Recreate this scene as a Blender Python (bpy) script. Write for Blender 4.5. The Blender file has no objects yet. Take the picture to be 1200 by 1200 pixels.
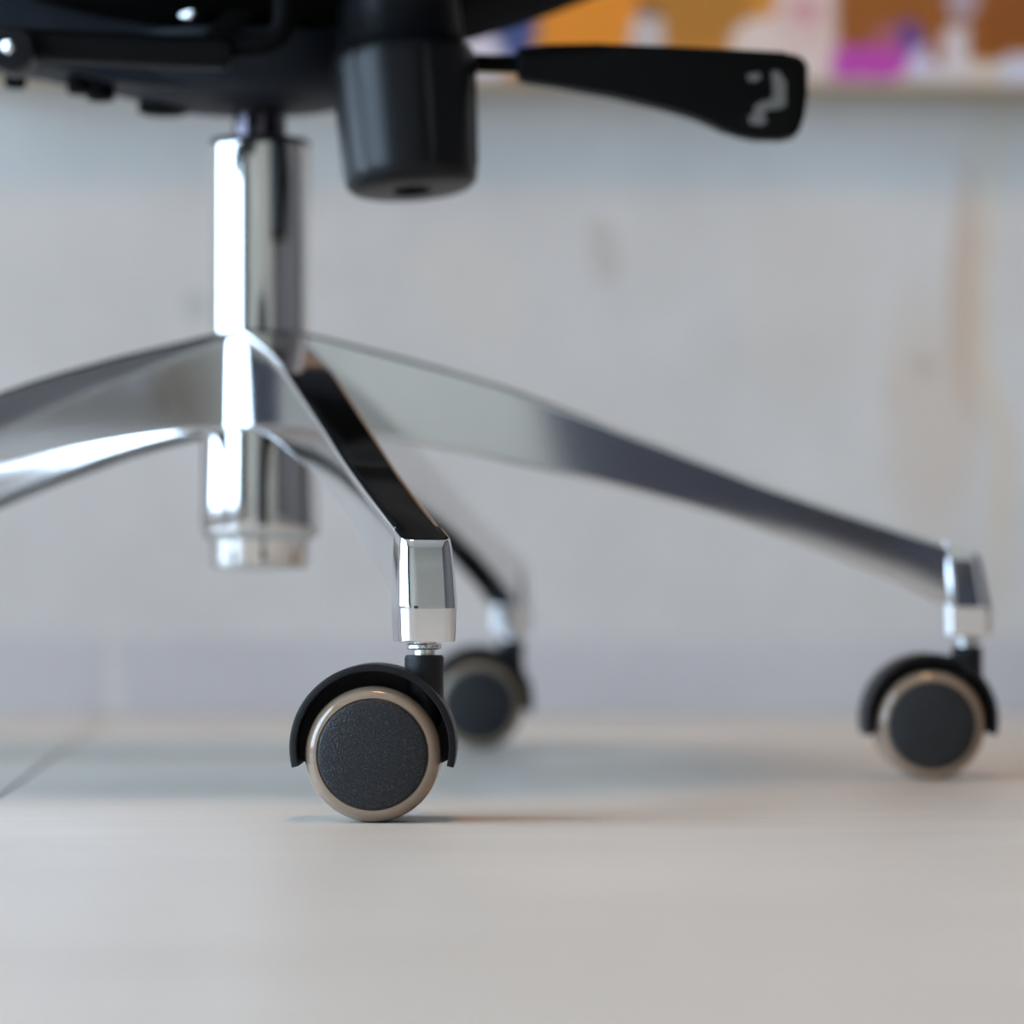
import bpy, bmesh, math, random
import numpy as np
from mathutils import Vector, Matrix

random.seed(7)
PI = math.pi
C = bpy.context.scene.collection
SC = bpy.context.scene

# ------------------------------------------------------------------ camera, sky, exposure
F_PX, CAM_H, HORIZON = 3797.6, 0.0762, 716.2     # focal length in pixels of a 1200 px frame
YAW = math.radians(4.53)                          # the camera is turned a little from the back wall's normal

cam = bpy.data.cameras.new('camera')
cam.sensor_width = 36.0
cam.lens = 36.0 * F_PX / 1200
cam.shift_y = (HORIZON - 600) / 1200
cam.dof.use_dof = True
cam.dof.focus_distance = 1.166
cam.dof.aperture_fstop = 5.6
cam.clip_start = 0.02
co = bpy.data.objects.new('camera', cam)
C.objects.link(co)
co.location = (0, 0, CAM_H)
co.rotation_euler = (PI / 2, 0, -YAW)
SC.camera = co

SC.view_settings.view_transform = 'Standard'
SC.view_settings.look = 'None'
SC.view_settings.gamma = 1
SC.view_settings.use_curve_mapping = False
SC.view_settings.exposure = 0.0
SC.cycles.use_denoising = True
SC.cycles.max_bounces = 10

SKY = 10.5          # overcast sky outside the window
LAMP = 30.5        # ceiling lamp diffuser
w = bpy.data.worlds.new('overcast_sky')
SC.world = w
w.use_nodes = True
w.node_tree.nodes['Background'].inputs[0].default_value = (0.61, 0.785, 1.0, 1)
w.node_tree.nodes['Background'].inputs[1].default_value = SKY

# room (metres; x along the back wall, y towards it)
X0, X1, Y0, Y1, ZC = -1.9, 2.4, -2.2, 2.388, 2.6
WY0, WY1, WZ0, WZ1 = -2.0, 2.20, 0.10, 2.25      # window opening in the left wall
pl = bpy.data.lights.new('window_portal', 'AREA')
pl.shape = 'RECTANGLE'
pl.size, pl.size_y = WY1 - WY0, WZ1 - WZ0
pl.cycles.is_portal = True
po = bpy.data.objects.new('window_portal', pl)
C.objects.link(po)
po.location = (X0 - 0.12, (WY0 + WY1) / 2, (WZ0 + WZ1) / 2)
po.rotation_euler = (PI / 2, 0, -PI / 2)


# ------------------------------------------------------------------ helpers
def world_xy(X, Y):
    """camera-aligned plan (right, away) to room plan"""
    return (X * math.cos(YAW) + Y * math.sin(YAW), -X * math.sin(YAW) + Y * math.cos(YAW))


def on_plane(px, py, yp):
    """where the sight line through a photo pixel meets the plane y = yp: (x, z)"""
    a = (px - 600) / F_PX
    dx, dy = world_xy(a, 1.0)
    t = yp / dy
    return dx * t, CAM_H + (HORIZON - py) / F_PX * t


def lin(r, g, b):
    f = lambda c: (c / 255 / 12.92) if c / 255 <= 0.04045 else ((c / 255 + 0.055) / 1.055) ** 2.4
    return (f(r), f(g), f(b), 1)


class NT:
    def __init__(self, name):
        self.m = bpy.data.materials.new(name)
        self.m.use_nodes = True
        self.t = self.m.node_tree
        self.b = self.t.nodes['Principled BSDF']

    def n(self, kind, **kw):
        x = self.t.nodes.new(kind)
        for k, v in kw.items():
            setattr(x, k, v)
        return x

    def l(self, a, b):
        self.t.links.new(a, b)

    def coord(self):
        return self.n('ShaderNodeTexCoord').outputs['Object']

    def noise(self, vec, scale, detail=4, rough=0.5):
        x = self.n('ShaderNodeTexNoise')
        x.inputs['Scale'].default_value = scale
        x.inputs['Detail'].default_value = detail
        x.inputs['Roughness'].default_value = rough
        self.l(vec, x.inputs['Vector'])
        return x

    def ramp(self, fac, stops):
        x = self.n('ShaderNodeValToRGB')
        e = x.color_ramp.elements
        while len(e) < len(stops):
            e.new(0.5)
        for k, (p, c) in enumerate(stops):
            e[k].position = p
            e[k].color = c if len(c) == 4 else (*c, 1)
        self.l(fac, x.inputs[0])
        return x.outputs[0]

    def mix(self, fac, a, b):
        x = self.n('ShaderNodeMix', data_type='RGBA')
        for s, v in ((x.inputs['Factor'], fac), (x.inputs['A'], a), (x.inputs['B'], b)):
            if hasattr(v, 'is_output'):
                self.l(v, s)
            else:
                s.default_value = v
        return x.outputs['Result']

    def math(self, op, a, b=0.0):
        x = self.n('ShaderNodeMath', operation=op)
        for s, v in ((x.inputs[0], a), (x.inputs[1], b)):
            if hasattr(v, 'is_output'):
                self.l(v, s)
            else:
                s.default_value = v
        return x.outputs[0]

    def blob(self, vec, cx, cz, rx, rz, soft=0.4, power=2.0):
        """soft ellipse (power 2) or box (power 6) in object x / z, 1 inside"""
        sp = self.n('ShaderNodeSeparateXYZ')
        self.l(vec, sp.inputs[0])
        ax = self.math('POWER', self.math('ABSOLUTE', self.math('DIVIDE', self.math('SUBTRACT', sp.outputs[0], cx), rx)), power)
        az = self.math('POWER', self.math('ABSOLUTE', self.math('DIVIDE', self.math('SUBTRACT', sp.outputs[2], cz), rz)), power)
        d = self.math('ADD', ax, az)
        x = self.n('ShaderNodeMapRange')
        x.interpolation_type = 'SMOOTHSTEP'
        x.inputs['From Min'].default_value = 1 + soft
        x.inputs['From Max'].default_value = 1 - soft
        self.l(d, x.inputs['Value'])
        return x.outputs[0]

    def bump(self, height, strength, dist):
        x = self.n('ShaderNodeBump')
        x.inputs['Strength'].default_value = strength
        x.inputs['Distance'].default_value = dist
        self.l(height, x.inputs['Height'])
        self.l(x.outputs[0], self.b.inputs['Normal'])

    def set(self, col=None, rough=None, metal=None, spec=None, coat=None):
        for k, v in (('Base Color', col), ('Roughness', rough), ('Metallic', metal), ('Specular IOR Level', spec), ('Coat Weight', coat)):
            if v is None:
                continue
            if hasattr(v, 'is_output'):
                self.l(v, self.b.inputs[k])
            else:
                self.b.inputs[k].default_value = v
        return self


def simple(name, col, rough, metal=0.0, nscale=60, var=0.06, bump=0.0, bscale=900, spec=None, coat=None):
    t = NT(name)
    v = t.coord()
    n = t.noise(v, nscale)
    lo = tuple(c * (1 - var) for c in col[:3]) + (1,)
    hi = tuple(min(1, c * (1 + var)) for c in col[:3]) + (1,)
    t.set(t.ramp(n.outputs[0], [(0.3, lo), (0.7, hi)]), rough, metal, spec, coat)
    if bump:
        t.bump(t.noise(v, bscale, 2).outputs[0], bump, 0.0006)
    return t.m


# ------------------------------------------------------------------ mesh helpers
def obj(name, bm, mats, parent=None, smooth=35, loc=(0, 0, 0), rz=0.0):
    bmesh.ops.recalc_face_normals(bm, faces=bm.faces)
    me = bpy.data.meshes.new(name)
    bm.to_mesh(me)
    bm.free()
    for m in (mats if isinstance(mats, (list, tuple)) else [mats]):
        me.materials.append(m)
    if smooth:
        for p in me.polygons:
            p.use_smooth = True
        me.set_sharp_from_angle(angle=math.radians(smooth))
    o = bpy.data.objects.new(name, me)
    C.objects.link(o)
    o.location = loc
    o.rotation_euler = (0, 0, rz)
    o.parent = parent
    return o


def weighted(o):
    m = o.modifiers.new('weighted_normals', 'WEIGHTED_NORMAL')
    m.keep_sharp = True
    m.weight = 80
    return o


def empty(name, loc, rz, label, cat):
    o = bpy.data.objects.new(name, None)
    o.empty_display_size = 0.05
    C.objects.link(o)
    o.location = loc
    o.rotation_euler = (0, 0, rz)
    o['label'] = label
    o['category'] = cat
    return o


def box(bm, x0, x1, y0, y1, z0, z1, bevel=0.0, seg=2):
    r = bmesh.ops.create_cube(bm, size=1)
    vs = r['verts']
    for v in vs:
        v.co = Vector(((x0 + x1) / 2 + v.co.x * (x1 - x0), (y0 + y1) / 2 + v.co.y * (y1 - y0), (z0 + z1) / 2 + v.co.z * (z1 - z0)))
    if bevel:
        es = list({e for v in vs for e in v.link_edges})
        bmesh.ops.bevel(bm, geom=es, offset=bevel, segments=seg, affect='EDGES', profile=0.5)


def rings(bm, rr, cap0=True, cap1=True, mat=0, closed=False):
    """skin a list of equal-length closed rings"""
    vv = [[bm.verts.new(p) for p in r] for r in rr]
    n = len(vv[0])
    idx = list(range(len(vv)))
    pairs = list(zip(idx[:-1], idx[1:])) + ([(idx[-1], 0)] if closed else [])
    for a, b in pairs:
        for k in range(n):
            f = bm.faces.new((vv[a][k], vv[a][(k + 1) % n], vv[b][(k + 1) % n], vv[b][k]))
            f.material_index = mat
    if not closed:
        if cap0:
            bm.faces.new(vv[0]).material_index = mat
        if cap1:
            bm.faces.new(vv[-1]).material_index = mat
    return vv


def lathe(bm, prof, M=None, seg=48, cap0=True, cap1=True, closed=False):
    """profile of (radius, height) turned about z, then moved by M"""
    M = M or Matrix()
    rr = [[M @ Vector((r * math.cos(2 * PI * k / seg), r * math.sin(2 * PI * k / seg), h)) for k in range(seg)] for r, h in prof]
    return rings(bm, rr, cap0, cap1, closed=closed)


def tube(bm, pts, rad, seg=16):
    pts = [Vector(p) for p in pts]
    rr = []
    up = Vector((0, 1, 0))
    for k, p in enumerate(pts):
        t = (pts[min(k + 1, len(pts) - 1)] - pts[max(k - 1, 0)]).normalized()
        a = t.cross(up).normalized()
        b = a.cross(t).normalized()
        rk = rad[k] if isinstance(rad, (list, tuple)) else rad
        rr.append([p + (a * math.cos(2 * PI * i / seg) + b * math.sin(2 * PI * i / seg)) * rk for i in range(seg)])
    rings(bm, rr)


def prism(bm, poly, y0, y1, bevel=0.0, seg=3):
    """outline in (x, z) given a thickness from y0 to y1, all its rims rounded"""
    a = [bm.verts.new((x, y0, z)) for x, z in poly]
    b = [bm.verts.new((x, y1, z)) for x, z in poly]
    n = len(poly)
    fa, fb = bm.faces.new(a), bm.faces.new(b[::-1])
    for k in range(n):
        bm.faces.new((a[k], b[k], b[(k + 1) % n], a[(k + 1) % n]))
    if bevel:
        es = list(fa.edges) + list(fb.edges)
        bmesh.ops.bevel(bm, geom=es, offset=bevel, segments=seg, affect='EDGES', profile=0.5)


def smooth_curve(xs, ys, step=2.0, sigma=6.0):
    g = np.arange(xs[0] - 40, xs[-1] + 41, step)
    lo = (ys[1] - ys[0]) / (xs[1] - xs[0])
    hi = (ys[-1] - ys[-2]) / (xs[-1] - xs[-2])
    v = np.where(g < xs[0], ys[0] + (g - xs[0]) * lo, np.where(g > xs[-1], ys[-1] + (g - xs[-1]) * hi, np.interp(g, xs, ys)))
    k = np.exp(-0.5 * (np.arange(-30, 31) * step / sigma) ** 2)
    k /= k.sum()
    s = np.convolve(np.pad(v, 30, mode='edge'), k, 'valid')
    return lambda r: float(np.interp(r, g, s))


# ------------------------------------------------------------------ materials
def wall_material():
    t = NT('pale_concrete_plaster')
    v = t.coord()
    n1 = t.noise(v, 1.7, 5, 0.6)
    n2 = t.noise(v, 9, 6, 0.65)
    base = t.ramp(n1.outputs[0], [(0.32, lin(203, 203, 202)), (0.68, lin(219, 219, 217))])
    fine = t.ramp(n2.outputs[0], [(0.35, (0.88, 0.87, 0.85)), (0.6, (1, 1, 1))])
    mx = t.n('ShaderNodeMix', data_type='RGBA', blend_type='MULTIPLY')
    mx.inputs['Factor'].default_value = 0.55
    t.l(base, mx.inputs['A'])
    t.l(fine, mx.inputs['B'])
    col = mx.outputs['Result']
    # stains of the wall itself: tan upright seam on the right, a few old spots
    wn = t.n('ShaderNodeVectorMath', operation='MULTIPLY_ADD')
    t.l(t.noise(v, 6, 3).outputs['Color'], wn.inputs[0])
    wn.inputs[1].default_value = (0.05, 0, 0.12)
    t.l(v, wn.inputs[2])
    wv = wn.outputs[0]
    for px, py, rx, ry, c, k in ((1138, 330, 17, 175, (196, 164, 130), 0.55), (1166, 420, 9, 330, (214, 196, 160), 0.5),
                                 (1085, 480, 50, 170, (206, 188, 168), 0.45), (702, 272, 17, 30, (168, 160, 146), 0.35),
                                 (225, 345, 12, 18, (160, 166, 160), 0.5), (1085, 400, 14, 18, (172, 164, 150), 0.45),
                                 (545, 330, 60, 70, (214, 208, 196), 0.35), (950, 330, 70, 120, (208, 200, 188), 0.3)):
        cx, cz = on_plane(px, py, Y1)
        b = t.blob(wv, cx + 0.025, cz + 0.06, rx / 1.6 / 1000 * 1.15, ry / 1.6 / 1000, 0.7)
        col = t.mix(t.math('MULTIPLY', b, k), col, lin(*c))
    t.set(col, 0.85)
    t.bump(t.noise(v, 60, 5).outputs[0], 0.12, 0.003)
    return t.m


def tile_material(name, a, b, rough, scale=3.0):
    t = NT(name)
    v = t.coord()
    n1 = t.noise(v, scale, 6, 0.6)
    mp = t.n('ShaderNodeMapping')
    mp.inputs['Scale'].default_value = (3, 22, 3)
    t.l(v, mp.inputs['Vector'])
    n2 = t.noise(mp.outputs[0], 2.2, 5, 0.6)
    fac = t.math('ADD', t.math('MULTIPLY', n1.outputs[0], 0.6), t.math('MULTIPLY', n2.outputs[0], 0.4))
    t.set(t.ramp(fac, [(0.36, a), (0.64, b)]), rough)
    t.bump(t.noise(v, 130, 4).outputs[0], 0.06, 0.001)
    return t.m


M_WALL = wall_material()
M_TILE = tile_material('warm_grey_floor_tile', lin(187, 181, 171), lin(203, 197, 187), 0.40)
M_BASE = tile_material('grey_baseboard_tile', lin(190, 190, 194), lin(204, 204, 208), 0.5)
M_GROUT = simple('pale_grout', lin(214, 212, 208), 0.9, var=0.08)
M_GROUT_D = simple('grey_grout', lin(168, 166, 162), 0.9, var=0.08)
M_CEIL = simple('white_ceiling_paint', lin(226, 224, 220), 0.9, nscale=4, var=0.02)
M_FRONT = simple('cream_wall_paint', lin(206, 202, 190), 0.85, nscale=3, var=0.08)
M_WOODP = simple('dark_brown_panelling', lin(86, 80, 78), 0.6, nscale=5, var=0.25)
M_FRAME = simple('white_window_frame', lin(225, 226, 226), 0.4, var=0.02)
M_TERR = simple('terrace_paving', lin(170, 168, 164), 0.8, nscale=8, var=0.1)
M_ALU = simple('polished_aluminium', (0.86, 0.87, 0.89, 1), 0.07, 1.0, nscale=18, var=0.03)
M_CHROME = simple('chrome_column', (0.80, 0.79, 0.78, 1), 0.09, 1.0, nscale=18, var=0.02)
M_CAST = simple('raw_cast_underside', (0.035, 0.036, 0.038, 1), 0.55, 0.6, nscale=90, var=0.3)
M_ZINC = simple('zinc_plated_steel', (0.72, 0.73, 0.74, 1), 0.22, 1.0, nscale=200, var=0.15, bump=0.2)
M_GAS = simple('black_chrome_piston', (0.10, 0.09, 0.11, 1), 0.12, 1.0, var=0.05)
M_HOOD = simple('black_hood_plastic', lin(24, 24, 26), 0.45, var=0.12, spec=0.3, bump=0.25, bscale=2200)
def cap_material():
    t = NT('charcoal_speckled_plastic')
    v = t.coord()
    n = t.noise(v, 1500, 2)
    t.set(t.ramp(n.outputs[0], [(0.42, (0.009, 0.0095, 0.011)), (0.58, (0.020, 0.021, 0.024)), (0.70, (0.046, 0.048, 0.055))]), 0.42, 0, 0.4)
    t.bump(t.noise(v, 1700, 2).outputs[0], 0.6, 0.0006)
    return t.m


M_CAP = cap_material()
M_TREAD = simple('taupe_rubber_tread', lin(150, 130, 111), 0.12, nscale=40, var=0.03, coat=0.8)
M_MECH = simple('satin_black_paint', lin(36, 40, 47), 0.5, nscale=30, var=0.1, spec=0.1)
M_KNOB = simple('black_knob_plastic', lin(18, 19, 22), 0.33, nscale=60, var=0.1, spec=0.27, bump=0.1)
M_LEVER = simple('matt_black_lever_plastic', lin(8, 8, 8), 0.5, nscale=60, var=0.1, spec=0.12)
M_SHELL = simple('black_seat_plastic', lin(10, 10, 11), 0.8, nscale=60, var=0.1, spec=0.02)
M_FABRIC = simple('black_seat_fabric', lin(24, 24, 26), 0.95, nscale=500, var=0.3, bump=0.4, bscale=1500)
M_ICON = simple('pale_grey_print', lin(112, 108, 104), 0.6, var=0.05)
M_CANVAS = simple('raw_canvas_edge', lin(206, 190, 160), 0.9, nscale=300, var=0.08)
M_HOLE = simple('dark_recess', lin(5, 5, 6), 0.7, spec=0.1)


def glass_material():
    t = NT('window_glass')
    nt = t.t
    nt.nodes.remove(t.b)
    tr = t.n('ShaderNodeBsdfTransparent')
    gl = t.n('ShaderNodeBsdfGlossy')
    gl.inputs['Roughness'].default_value = 0.02
    fr = t.n('ShaderNodeFresnel')
    fr.inputs['IOR'].default_value = 1.35
    tr.inputs[0].default_value = (0.96, 0.98, 0.98, 1)
    mx = t.n('ShaderNodeMixShader')
    t.l(fr.outputs[0], mx.inputs[0])
    t.l(tr.outputs[0], mx.inputs[1])
    t.l(gl.outputs[0], mx.inputs[2])
    t.l(mx.outputs[0], nt.nodes['Material Output'].inputs[0])
    return t.m


M_GLASS = glass_material()


# ------------------------------------------------------------------ room shell
def struct(name, bm, m, **kw):
    o = obj(name, bm, m, smooth=0, **kw)
    if o.parent is None:
        o['kind'] = 'structure'
    return o


bm = bmesh.new()
box(bm, X0, X1, Y0, Y1, -0.05, -0.0012)
floor = struct('floor', bm, M_GROUT_D)
TS, GAP, JX, JY = 0.9, 0.002, -0.105, Y1 - 0.78
i0, j0 = math.floor((X0 - JX) / TS), math.floor((Y0 - JY) / TS)
cache = {}
for i in range(i0, i0 + 7):
    for j in range(j0, j0 + 8):
        xa, xb = max(X0, JX + i * TS + GAP / 2), min(X1, JX + (i + 1) * TS - GAP / 2)
        ya, yb = max(Y0, JY + j * TS + GAP / 2), min(Y1, JY + (j + 1) * TS - GAP / 2)
        if xb - xa < 0.02 or yb - ya < 0.02:
            continue
        bm = bmesh.new()
        box(bm, xa, xb, ya, yb, -0.003, 0.0, 0.0004, 1)
        obj('tile', bm, M_TILE, floor, smooth=0)

bm = bmesh.new()
box(bm, X0 - 0.12, X1 + 0.12, Y1, Y1 + 0.12, -0.05, ZC)
struct('wall_back', bm, M_WALL)
bm = bmesh.new()
box(bm, X0 - 0.12, X1 + 0.12, Y0 - 0.12, Y0, -0.05, ZC)
struct('wall_front', bm, M_FRONT)
bm = bmesh.new()
box(bm, X1, X1 + 0.12, Y0, Y1, -0.05, ZC)
struct('wall_right', bm, M_WOODP)
bm = bmesh.new()
box(bm, X0 - 0.12, X0, Y0, WY0, -0.05, ZC)
box(bm, X0 - 0.12, X0, WY1, Y1, -0.05, ZC)
box(bm, X0 - 0.12, X0, WY0, WY1, -0.05, WZ0)
box(bm, X0 - 0.12, X0, WY0, WY1, WZ1, ZC)
struct('wall_left', bm, M_WALL)
bm = bmesh.new()
box(bm, X0 - 0.12, X1 + 0.12, Y0 - 0.12, Y1 + 0.12, ZC, ZC + 0.1)
struct('ceiling', bm, M_CEIL)

def window(name, xi, xo, y0, y1, z0, z1, ft, n):
    lo, hi = min(xi, xo), max(xi, xo)
    bm = bmesh.new()
    box(bm, lo, hi, y0, y1, z0, z0 + ft)
    box(bm, lo, hi, y0, y1, z1 - ft, z1)
    cuts = [y0 + (y1 - y0 - ft) * k / n for k in range(n + 1)]
    for a in cuts:
        box(bm, lo, hi, a, a + ft, z0 + ft, z1 - ft)
    o = struct(name, bm, M_FRAME)
    for a, b in zip(cuts[:-1], cuts[1:]):
        bm = bmesh.new()
        box(bm, (lo + hi) / 2 - 0.003, (lo + hi) / 2 + 0.003, a + ft, b, z0 + ft, z1 - ft)
        obj('pane', bm, M_GLASS, o, smooth=0)


# window: two tall sashes and a mullion
window('window_1', X0 - 0.03, X0 - 0.09, WY0, WY1, WZ0, WZ1, 0.05, 3)
bm = bmesh.new()
box(bm, X0 - 8, X0 - 0.12, -7, 8, -0.25, -0.1)
t_ = struct('terrace', bm, M_TERR)

# baseboard of long grey tiles with a pale grout joint
BH = 0.0568
bm = bmesh.new()
box(bm, X0, X1, Y1 - 0.0072, Y1, 0.0, BH - 0.001)
bb = struct('baseboard_back', bm, M_GROUT)
for i in range(-3, 4):
    xa, xb = max(X0, JX + i * TS + 0.004), min(X1, JX + (i + 1) * TS - 0.004)
    if xb - xa > 0.03:
        bm = bmesh.new()
        box(bm, xa, xb, Y1 - 0.008, Y1 - 0.004, 0.0005, BH, 0.001, 1)
        obj('tile', bm, M_BASE, bb, smooth=0)


# ------------------------------------------------------------------ ceiling lamp (out of view, gives the warm light)
def ceiling_lamp(x, y, size, label):
    bm = bmesh.new()
    h = size / 2
    box(bm, -h - 0.02, h + 0.02, -h - 0.02, h + 0.02, -0.045, 0.0, 0.006)
    root = obj('ceiling_light', bm, M_FRAME, None, loc=(x, y, ZC))
    root['label'] = label
    root['category'] = 'lamp'
    t = NT('warm_lamp_diffuser')
    t.set((1, 0.85, 0.7, 1), 0.5)
    t.b.inputs['Emission Color'].default_value = (1.0, 0.50, 0.16, 1)
    t.b.inputs['Emission Strength'].default_value = LAMP
    bm = bmesh.new()
    box(bm, -h, h, -h, h, -0.055, -0.044)
    obj('diffuser', bm, t.m, root, smooth=0)


ceiling_lamp(0.18, 0.95, 0.45, 'square white ceiling lamp with a warm glowing diffuser above the chair')


# ------------------------------------------------------------------ dark stand-in added behind the camera for its operator's reflection
def operator_stand_in(x0, x1, y0, y1, h):
    m = simple('slate_stand_in_colour', lin(52, 54, 66), 0.4, nscale=6, var=0.08)
    bm = bmesh.new()
    box(bm, x0, x1, y0, y1 - 0.02, 0.006, h, 0.003)
    box(bm, x0 + 0.03, x1 - 0.03, y0 + 0.01, y1 - 0.05, 0, 0.01)
    root = obj('operator_stand_in', bm, m, None)
    root['label'] = 'low slate grey block added behind the camera in place of its operator, mirrored in the chair arms'
    root['category'] = 'operator_stand_in'
    n = 2
    for k in range(n):
        a, b = x0 + (x1 - x0) * k / n + 0.002, x0 + (x1 - x0) * (k + 1) / n - 0.002
        bm = bmesh.new()
        box(bm, a, b, y1 - 0.019, y1, 0.008, h - 0.002, 0.002)
        d = obj('stand_in_door', bm, m, root)
        xh = b - 0.04 if k == 0 else a + 0.04
        bm = bmesh.new()
        box(bm, xh - 0.006, xh + 0.006, y1 + 0.001, y1 + 0.025, h - 0.14, h - 0.04, 0.003)
        obj('stand_in_handle', bm, M_ZINC, d)


operator_stand_in(-0.155, 0.50, -0.62, -0.22, 0.45)

# ------------------------------------------------------------------ painting on the back wall
def painting():
    th = 0.050
    yf = Y1 - th
    zb = on_plane(900, 98, yf)[1]
    xa, xb = on_plane(-60, 0, yf)[0], on_plane(1330, 0, yf)[0]
    zt = zb + 0.85
    cx = (xa + xb) / 2
    hw = (xb - xa) / 2
    bm = bmesh.new()
    box(bm, -hw, hw, -th + 0.0015, -0.002, 0, zt - zb, 0.003)
    root = obj('painting', bm, M_CANVAS, None, loc=(cx, Y1, zb))
    root['label'] = 'wide abstract canvas in orange, white and magenta hanging low on the wall'
    root['category'] = 'painting'
    t = NT('abstract_oil_paint')
    v = t.coord()
    wn = t.n('ShaderNodeVectorMath', operation='MULTIPLY_ADD')
    nz = t.noise(v, 22, 4, 0.6)
    ns = t.n('ShaderNodeVectorMath', operation='SUBTRACT')
    t.l(nz.outputs['Color'], ns.inputs[0])
    ns.inputs[1].default_value = (0.5, 0.5, 0.5)
    t.l(ns.outputs[0], wn.inputs[0])
    wn.inputs[1].default_value = (0.030, 0, 0.030)
    t.l(v, wn.inputs[2])
    wv = wn.outputs[0]
    big = t.noise(v, 5, 4, 0.6)
    col = t.ramp(big.outputs[0], [(0.3, lin(170, 100, 24)), (0.5, lin(205, 128, 34)), (0.7, lin(226, 160, 60))])

    def P(px0, px1, py0, py1, c, soft=0.5, power=2.0, k=1.0):
        nonlocal col
        x0, z1 = on_plane(px0, py0, yf)
        x1, z0 = on_plane(px1, py1, yf)
        b = t.blob(wv, (x0 + x1) / 2 - cx, (z0 + z1) / 2 - zb, (x1 - x0) / 2, (z1 - z0) / 2, soft, power)
        col = t.mix(t.math('MULTIPLY', b, k), col, lin(*c))
    P(960, 1340, -160, 75, (150, 86, 22), 0.3, 6)
    P(640, 755, -60, 80, (226, 140, 34), 0.5, 4)
    P(775, 880, -60, 62, (176, 118, 40), 0.6, 4)
    P(-70, 628, -200, 90, (62, 78, 130), 0.15, 8)
    P(430, 590, 38, 110, (214, 206, 216), 0.5, 4)
    P(742, 780, 14, 62, (196, 186, 184), 0.5, 2.5)
    P(750, 775, -5, 20, (96, 66, 40), 0.6)
    P(860, 985, 22, 130, (222, 204, 194), 0.35, 4)
    P(905, 985, -60, 60, (218, 192, 184), 0.4, 3)
    P(925, 965, 0, 26, (206, 150, 150), 0.7)
    P(970, 1350, 72, 130, (214, 200, 186), 0.5, 6)
    P(1020, 1058, 30, 64, (170, 96, 108), 0.7)
    P(1048, 1080, 22, 78, (104, 68, 140), 0.6, 2.5)
    P(972, 1068, 55, 92, (190, 70, 172), 0.5, 3)
    P(1062, 1098, 54, 94, (206, 202, 224), 0.6)
    P(1084, 1110, 30, 80, (160, 92, 30), 0.6, 2.5)
    P(1104, 1140, 30, 110, (214, 204, 206), 0.5, 3)
    P(1112, 1142, -30, 22, (176, 156, 164), 0.6, 3)
    P(1150, 1220, -60, 64, (140, 76, 14), 0.3, 5)
    P(1166, 1215, 70, 112, (208, 208, 220), 0.6, 3)
    P(-200, 1500, -900, -40, (112, 98, 88), 0.3, 8, 0.85)  # muted upper canvas, invented to send less orange into the arm reflections
    t.set(col, 0.6)
    t.bump(t.noise(v, 120, 4).outputs[0], 0.25, 0.002)
    bm = bmesh.new()
    box(bm, -hw + 0.002, hw - 0.002, -th, -th + 0.0025, 0.002, zt - zb - 0.002, 0.0008, 1)
    obj('painted_front', bm, t.m, root, smooth=0)


painting()

# ------------------------------------------------------------------ the office chair
HX, HY = -0.11662, 1.49787                       # hub in camera-aligned plan
hx, hy = world_xy(HX, HY)
chair = empty('office_chair', (hx, hy, 0), -YAW,
              'black office chair with polished five-arm metal base on casters standing on grey tiles', 'chair')
A0 = -74.92
R_ST = 0.32494
mm = 0.001


def loc_px(px, py, depth):
    """photo pixel at a distance from the camera, in the chair's own metres (x, z)"""
    return ((px - 600) / F_PX * depth - HX, CAM_H + (HORIZON - py) / F_PX * depth)


# --- hub of the base
bm = bmesh.new()
lathe(bm, [(22, 158), (26.5, 158), (28, 159.6), (28, 196), (27.6, 199.5), (26.3, 202.5), (24.2, 204), (22, 204)], Matrix.Scale(mm, 4), 64)
base = obj('star_base', bm, M_ALU, chair)

zt = smooth_curve([15, 27, 37.6, 77, 116, 155, 194.5, 234, 273, 312, 330], [204.6, 203, 200.1, 190, 178.5, 164, 149, 133.7, 120.5, 108, 102.2], 2, 7)
zb = smooth_curve([15, 40, 65, 92.5, 132, 163, 214, 253, 273, 296.5, 312, 330], [159.6, 158.5, 155, 150.3, 141.3, 134, 119.7, 106, 98, 88.4, 80.5, 70], 2, 6)
hwf = smooth_curve([15, 40, 80, 190, 318], [14.5, 13, 11.6, 10.4, 9.3], 2, 10)


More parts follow.
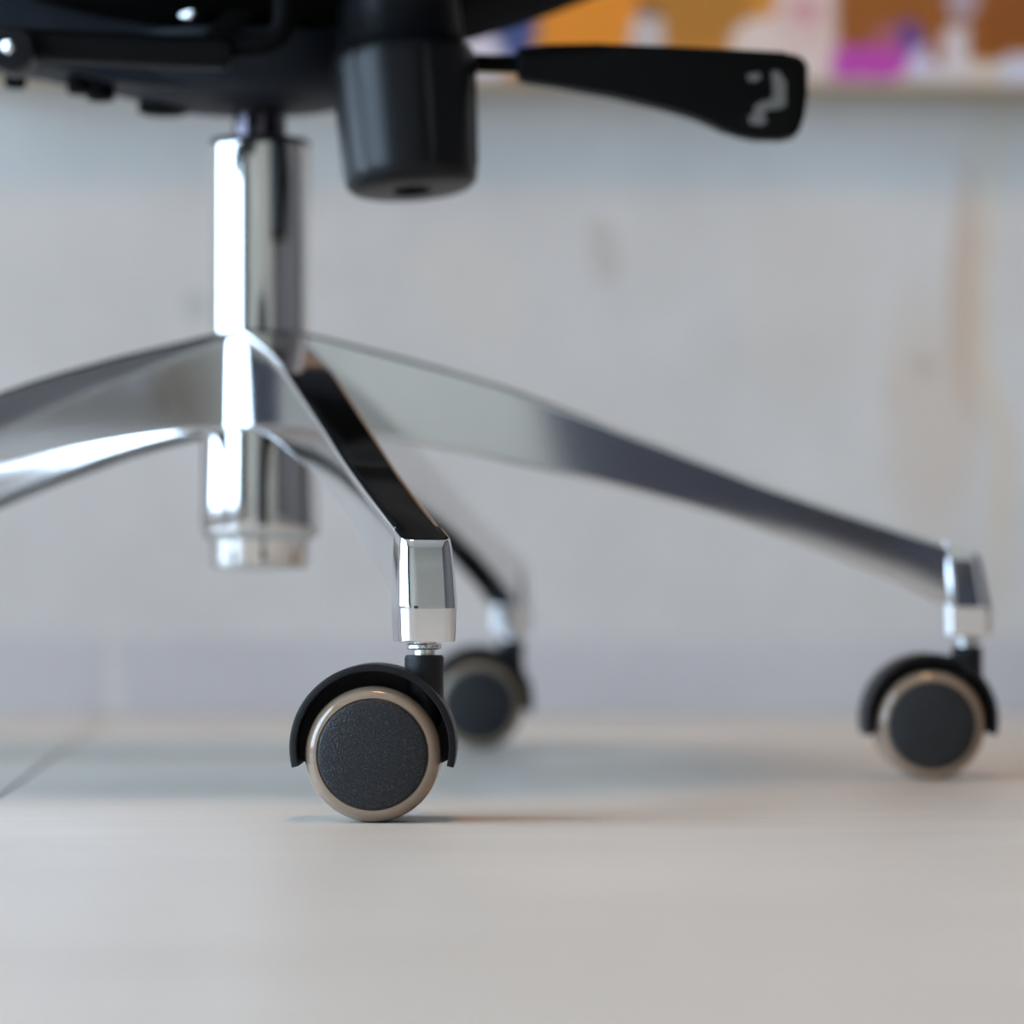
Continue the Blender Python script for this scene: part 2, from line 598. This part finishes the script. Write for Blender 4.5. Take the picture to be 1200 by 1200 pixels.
def arm_mesh():
    bm = bmesh.new()
    rr = []
    for r in np.linspace(16, 320, 62):
        t, b, h = zt(r), zb(r), hwf(r)
        q_ = min(1, max(0, (r - 140) / 90))
        hb = h - 0.7 + 0.25 * q_ * q_ * (3 - 2 * q_)
        bev = 2.3
        ramp = min(1, max(0, (r - 40) / 25)) * min(1, max(0, (306 - r) / 12))
        cav = (t - b) * 0.55 * ramp
        lip = 3.2
        pts = []
        for s in (1, -1):
            q = []
            q.append((hb - lip - 0.9, b + cav))                       # cavity roof
            q.append((hb - lip, b + min(0.3, cav)))                    # inner rim
            q.append((hb - 1.3, b))
            q.append((hb - 0.35, b + 0.4))
            q.append((hb, b + 1.4))
            q.append((h + 0.05, t - bev - 0.9))
            for a in (0, 22, 45, 68, 90):
                a = math.radians(a)
                q.append((h - bev + bev * math.cos(a), t - bev + bev * math.sin(a)))
            q.append((h - bev - 0.9, t))
            if s < 0:
                q = q[::-1]
            pts += [(s * u, z) for u, z in q]
        rr.append([(r * mm, u * mm, z * mm) for u, z in pts])
    vv = rings(bm, rr)
    # the cavity is raw casting: last-first strip and the two walls beside it
    n = len(rr[0])
    bm.verts.index_update()
    cav = set()
    for ring in vv:
        for k in (0, 1, n - 1, n - 2):
            cav.add(ring[k])
    for f in bm.faces:
        if all(v in cav for v in f.verts) and len(f.verts) == 4:
            f.material_index = 1
    # socket at the arm's end, stacked rounded rectangles
    NS = 40

    def rrect(r0, r1, hw, rad, z):
        out = []
        cs = ((r1 - rad, hw - rad, 0), (r0 + rad, hw - rad, 90), (r0 + rad, -hw + rad, 180), (r1 - rad, -hw + rad, 270))
        for cxx, cyy, a0 in cs:
            for k in range(NS // 4):
                a = math.radians(a0 + 90 * k / (NS // 4 - 1))
                x, y = cxx + rad * math.cos(a), cyy + rad * math.sin(a)
                out.append((x, y, z if z is not None else 0))
        return out
    st = []
    st.append(rrect(316, 333.6, 8.6, 4.5, 65.0))
    st.append(rrect(314.2, 335.2, 10.2, 6.0, 65.0))
    st.append(rrect(313.8, 335.6, 10.5, 6.3, 65.6))
    st.append(rrect(313.4, 336.1, 11.0, 6.4, 77.0))
    st.append(rrect(313.4, 336.1, 11.05, 6.4, 78.0))
    st.append(rrect(313.4, 336.0, 11.05, 6.4, 78.3))
    st.append(rrect(313.2, 335.6, 11.0, 6.3, 80.5))
    st.append(rrect(313, 333.7, 10.7, 6.0, 90))
    st.append(rrect(312.5, 331.8, 9.9, 5.2, 99))
    for d, e, f_, rad in ((9.45, 330.6, 0.9, 4.6), (9.2, 330.3, 0.3, 4.3), (8.7, 329.8, 0.0, 3.9), (8.2, 329.2, 0.0, 3.5)):
        st.append([(x, y, zt(x) - f_) for x, y, z in rrect(312, e, d, rad, None)])
    rings(bm, [[(x * mm, y * mm, z * mm) for x, y, z in s] for s in st])
    return bm


arm0 = weighted(obj('arm', arm_mesh(), [M_ALU, M_CAST], base, smooth=32, rz=math.radians(A0)))
for k in range(1, 5):
    a = arm0.copy()
    a.rotation_euler = (0, 0, math.radians(A0 + 72 * k))
    C.objects.link(a)

# --- lower sleeve under the hub, column cover, piston
bm = bmesh.new()
lathe(bm, [(20, 160), (26.5, 160), (27.2, 140), (28, 116), (27.6, 112.5), (26, 110.5), (23.6, 109.2), (23.2, 106), (23.0, 99), (22.2, 96.6), (20.5, 95.6), (14, 95.2), (13.4, 97), (4, 97)], Matrix.Scale(mm, 4), 64)
obj('lower_sleeve', bm, M_CHROME, chair, smooth=25)
bm = bmesh.new()
lathe(bm, [(22.0, 203), (23.3, 203), (23.3, 289.6), (23.0, 291.2), (22.2, 292.2), (21, 292.6), (13.5, 292.6), (13.2, 291)], Matrix.Scale(mm, 4), 64)
col_o = obj('column_cover', bm, M_CHROME, chair, smooth=30)
bm = bmesh.new()
lathe(bm, [(22.9, 290.8), (23.35, 291.1), (23.35, 292.6), (22.9, 293.4), (18, 293.8), (13, 293.8)], Matrix.Scale(mm, 4), 64, False, False)
obj('trim_ring', bm, M_HOOD, col_o)
bm = bmesh.new()
lathe(bm, [(12.3, 285), (12.3, 316)], Matrix.Scale(mm, 4), 40)
obj('gas_piston', bm, M_GAS, chair)


# --- casters
def caster(k):
    WR, OFF = 24.7, -18.0
    ax = Matrix.Rotation(PI / 2, 4, 'X')             # lathe axis z -> -y (towards the camera)
    S = Matrix.Scale(mm, 4)
    # hood: arched shell over both wheels, a web between them and the stem boss
    bm = bmesh.new()
    hc = WR + 2.5
    ro, ri = 30.0, 27.4
    a0, a1 = math.radians(-14), math.radians(194)
    N = 44
    rr = []
    for i in range(N + 1):
        a = a0 + (a1 - a0) * i / N
        prof = [(ri, -20.2), (ri + 0.3, -20.7), (ro - 0.9, -20.7), (ro - 0.25, -20.4), (ro, -19.7), (ro, 19.7), (ro - 0.25, 20.4), (ro - 0.9, 20.7), (ri + 0.3, 20.7), (ri, 20.2)]
        rr.append([((OFF + r * math.cos(a)) * mm, y * mm, (hc + r * math.sin(a)) * mm) for r, y in prof])
    rings(bm, rr)
    web = [(OFF + 28 * math.cos(math.radians(d)), hc + 28 * math.sin(math.radians(d))) for d in range(-10, 191, 8)]
    web += [(OFF - 10, 14), (OFF + 10, 14)]
    prism(bm, [(x * mm, z * mm) for x, z in web], -3.2 * mm, 3.2 * mm)
    lathe(bm, [(6.2, 34), (7.1, 36), (7.15, 59.3), (6.6, 60.2), (4.4, 60.2), (4.4, 58)], S, 32)
    body = obj('caster', bm, M_HOOD, chair, smooth=30)
    # stem
    bm = bmesh.new()
    lathe(bm, [(4.1, 57), (4.1, 62.1), (6.0, 62.2), (6.5, 62.6), (6.5, 63.9), (6.1, 64.4), (4.6, 64.4), (4.6, 75)], S, 32)
    obj('stem', bm, M_ZINC, body)
    # two wheels with glossy treads and textured caps
    for s in (1, -1):
        Mw = S @ Matrix.Translation((OFF, 0, WR)) @ ax @ Matrix.Scale(s, 4, (0, 0, 1))
        bm = bmesh.new()
        pr = [(6, 4.2), (22.5, 4.2), (24.0, 4.8), (24.6, 6.2), (24.7, 8), (24.7, 14.5)]
        for d in range(10, 91, 10):
            a = math.radians(d)
            pr.append((20.3 + 4.4 * math.cos(a), 14.5 + 6.6 * math.sin(a)))
        pr += [(20.1, 20.9), (20.0, 20.2), (12, 20.2)]
        lathe(bm, pr, Mw, 72)
        obj('wheel', bm, M_TREAD, body, smooth=50)
        bm = bmesh.new()
        pr = [(12, 19.8), (19.75, 19.8), (19.85, 21.0), (19.5, 21.5), (18.8, 21.75), (14, 22.3), (8, 22.7), (3, 22.85)]
        lathe(bm, pr, Mw, 64)
        obj('wheel_cap', bm, M_CAP, body, smooth=40)
    return body


c0 = caster(0)
for k in range(5):
    a = math.radians(A0 + 72 * k)
    if k == 0:
        c = c0
    else:
        c = c0.copy()
        C.objects.link(c)
        for ch in c0.children:
            d = ch.copy()
            C.objects.link(d)
            d.parent = c
    c.location = (R_ST * math.cos(a), R_ST * math.sin(a), 0)
    c.rotation_euler = (0, 0, math.radians((0, -1, 1, 5, -4)[k]))

# --- mechanism under the seat
D = 1.49
bm = bmesh.new()
pts = [(-90, 45), (-40, 72), (0, 86), (60, 93), (105, 101), (150, 112), (190, 117), (300, 118), (372, 112), (420, 95), (470, 60), (500, 20), (500, -95), (-90, -95)]
prism(bm, [loc_px(x, y, D) for x, y in pts], -0.048, 0.004, 0.006)
mech = obj('tilt_mechanism', bm, M_MECH, chair, smooth=40)
bm = bmesh.new()
box(bm, -0.105, 0.07, 0.03, 0.225, 0.357, 0.40, 0.004)  # plate added to keep the painting's orange out of the arm's reflection
obj('reflection_blocker', bm, M_MECH, mech)
# round bowl where the piston enters
bm = bmesh.new()
lathe(bm, [(13, 307), (30, 308), (46, 310.5), (56, 315), (61, 322), (62, 335)], Matrix.Translation((-0.006, -0.004, 0)) @ Matrix.Scale(mm, 4), 56)
obj('column_bowl', bm, M_MECH, mech)
# lugs and bolts hanging below
for px, py, r, dp in ((18, 93, 0.0050, 1.46), (118, 108, 0.0065, 1.47), (96, 100, 0.0070, 1.47), (192, 124, 0.012, 1.50)):
    x, z = loc_px(px, py, dp)
    bm = bmesh.new()
    lathe(bm, [(r * 0.8, -0.004), (r, -0.003), (r, 0.014)], Matrix.Translation((x, dp - HY, z)), 24)
    obj('bolt', bm, M_HOLE, mech)
# pivot with a bright screw on the left, and a disc added as the housing's highlight higher up
x, z = loc_px(13, 56, 1.385)
Mx = Matrix.Translation((x, 1.385 - HY, z)) @ Matrix.Rotation(PI / 2, 4, 'X')
bm = bmesh.new()
lathe(bm, [(0.0098, -0.02), (0.0098, 0.0), (0.009, 0.0012), (0.005, 0.0016)], Mx, 40)
obj('pivot_washer', bm, M_KNOB, mech)
bm = bmesh.new()
lathe(bm, [(0.0030, 0.0), (0.0030, 0.0030), (0.0024, 0.0038), (0.001, 0.0042)], Mx @ Matrix.Rotation(math.radians(-22), 4, 'Y'), 24)
obj('screw_or_glint', bm, M_ZINC, mech)
x, z = loc_px(226, 6, 1.435)
bm = bmesh.new()
lathe(bm, [(0.0066, -0.012), (0.0066, 0.004), (0.0058, 0.005), (0.002, 0.0053)], Matrix.Translation((x, 1.435 - HY, z)) @ Matrix.Rotation(math.radians(-42), 4, 'Z') @ Matrix.Rotation(PI / 2, 4, 'X'), 24)
obj('screw_or_glint', bm, M_ZINC, mech)  # disc tilted to catch the window, stands for a highlight

# tilt lever: sleeve on a bent rod
DL = 1.40
bm = bmesh.new()
prev = None
rr = []
for px in (-90, -88, 0, 120, 262, 268, 270):
    ymid = 52 + px * 0.042
    hh = (0.0058 if px in (-90, 270) else 0.0066 if px in (-88, 268) else 0.0070)
    x, z = loc_px(px, ymid, DL)
    ring = []
    for k in range(24):
        a = 2 * PI * k / 24
        cx_, sx_ = math.cos(a), math.sin(a)
        ring.append((x, DL - HY + 0.008 * math.copysign(abs(cx_) ** 0.55, cx_), z + hh * math.copysign(abs(sx_) ** 0.55, sx_)))
    rr.append(ring)
rings(bm, rr)
lev = obj('tilt_lever', bm, M_LEVER, chair, smooth=40)
bm = bmesh.new()
path = [(200, 58), (270, 55), (298, 53), (313, 50), (324, 44), (331, 34), (334, 20), (335, -20), (336, -70)]
tube(bm, [(loc_px(a, b, DL)[0], DL - HY, loc_px(a, b, DL)[1]) for a, b in path], 0.0052, 16)
obj('rod', bm, M_HOLE, lev)

bm = bmesh.new()
prism(bm, [loc_px(a, b, 1.43) for a, b in ((236, 44), (262, 18), (296, -30), (300, -70), (345, -70), (330, -20), (298, 14), (272, 44))], 1.43 - HY - 0.004, 1.43 - HY + 0.004, 0.0015)
obj('link', bm, M_HOLE, mech)

# tension knob
DK = 1.42
x0, z0 = loc_px(483, 224, DK)
x1, z1 = loc_px(471, 60, DK)
ax = Vector((x1 - x0, 0.0055, z1 - z0))
Lk = ax.length
q = ax.to_track_quat('Z', 'Y')
Mk = Matrix.Translation((x0, DK - HY, z0)) @ q.to_matrix().to_4x4()
bm = bmesh.new()
prof = [(8.5, 5, 0), (8.5, 0.6, 0), (9.2, 0, 0), (22, 0.2, 0), (26.5, 1.2, 0), (28.6, 3.4, 0), (29.2, 7, 0.2), (29.4, 10, 1), (31.0, 40, 1), (31.6, Lk * 1000 - 8, 1), (31.6, Lk * 1000 - 3, 0.2), (30.9, Lk * 1000 - 1, 0), (28.4, Lk * 1000 + 0.4, 0), (27.6, Lk * 1000 + 2, 0), (26.8, Lk * 1000 + 18, 0), (25.5, Lk * 1000 + 40, 0)]
NK = 160
rr = []
for r, h, fl in prof:
    ring = []
    for k in range(NK):
        a = 2 * PI * k / NK
        d = ((math.degrees(a) + 21.5) % 60) - 30
        g = -1.1 * math.exp(-(d / 2.6) ** 2) + 0.7 * math.exp(-((d - 5.5) / 2.4) ** 2)
        rad = (r + g * fl) * mm
        ring.append(Mk @ Vector((rad * math.cos(a), rad * math.sin(a), h * mm)))
    rr.append(ring)
rings(bm, rr)
knob = obj('tension_knob', bm, M_KNOB, chair, smooth=40)
bm = bmesh.new()
lathe(bm, [(8.45, 4.0), (8.45, 4.6)], Mk @ Matrix.Scale(mm, 4), 32)
obj('socket_hole', bm, M_HOLE, knob)

# height lever: paddle on a rod, pale chair sign on its end
DH = 1.43
outl = [(605, 60), (612, 57), (640, 55), (700, 54), (780, 57), (860, 61), (918, 64), (932, 66), (941, 71), (946, 80), (945, 110), (941, 140), (937, 153), (930, 161), (915, 165), (885, 164), (864, 160.5), (848, 154.5), (832, 146.5), (812, 138), (780, 128.5), (720, 114), (660, 103), (615, 97), (606, 93)]
bm = bmesh.new()
prism(bm, [loc_px(a, b, DH) for a, b in outl], DH - HY - 0.007, DH - HY + 0.007, 0.003)
hl = obj('height_lever', bm, M_LEVER, chair, smooth=50)
bm = bmesh.new()
tube(bm, [(loc_px(a, b, DH)[0], DH - HY, loc_px(a, b, DH)[1]) for a, b in ((460, 73), (560, 74), (625, 76))], 0.0040, 16)
obj('rod', bm, M_HOLE, hl)
for k, poly in enumerate(([(904, 84), (912, 83), (921, 96), (921, 124), (912, 128), (898, 129), (896, 136), (899, 143), (892, 147), (879, 145), (877, 137), (883, 133), (884, 124), (892, 119), (903, 117), (906, 110)],
                          [(876, 87), (890, 85), (892, 92), (884, 96), (876, 94)])):
    bm = bmesh.new()
    DI = DH - 0.0072
    prism(bm, [loc_px(a, b, DI) for a, b in poly], DI - HY - 0.0002, DI - HY + 0.0004)
    o = obj('chair_sign' if k == 0 else 'sign_mark', bm, M_ICON, hl, smooth=0)
    o['label'] = 'pale grey printed chair sign' if k == 0 else 'small pale grey printed mark'

# seat: shell that rises to the rim, and the cushion on it
bm = bmesh.new()
NSEG, NR = 64, 14


def sq(a, rx, ry, p=0.7):
    c, s = math.cos(a), math.sin(a)
    return rx * math.copysign(abs(c) ** p, c), ry * math.copysign(abs(s) ** p, s)


rr = []
for i in range(NR + 1):
    u = 0.04 + 0.96 * i / NR
    ring = []
    for k in range(NSEG):
        x, y = sq(2 * PI * k / NSEG, 0.25 * u, 0.245 * u)
        ring.append((x, y, 0.331 + 0.094 * u ** 1.8))
    rr.append(ring)
for u, z in ((1.0, 0.432), (0.97, 0.436), (0.5, 0.43), (0.04, 0.425)):
    rr.append([(*sq(2 * PI * k / NSEG, 0.25 * u, 0.245 * u), z) for k in range(NSEG)])
rings(bm, rr)
seat = obj('seat_shell', bm, M_SHELL, chair, smooth=50)
bm = bmesh.new()
rr = []
for u, z in ((0.9, 0.434), (0.99, 0.438), (1.02, 0.455), (1.02, 0.480), (0.98, 0.498), (0.9, 0.506), (0.5, 0.503), (0.06, 0.500)):
    rr.append([(*sq(2 * PI * k / NSEG, 0.25 * u, 0.245 * u), z) for k in range(NSEG)])
rings(bm, rr)
obj('seat_cushion', bm, M_FABRIC, seat, smooth=60)
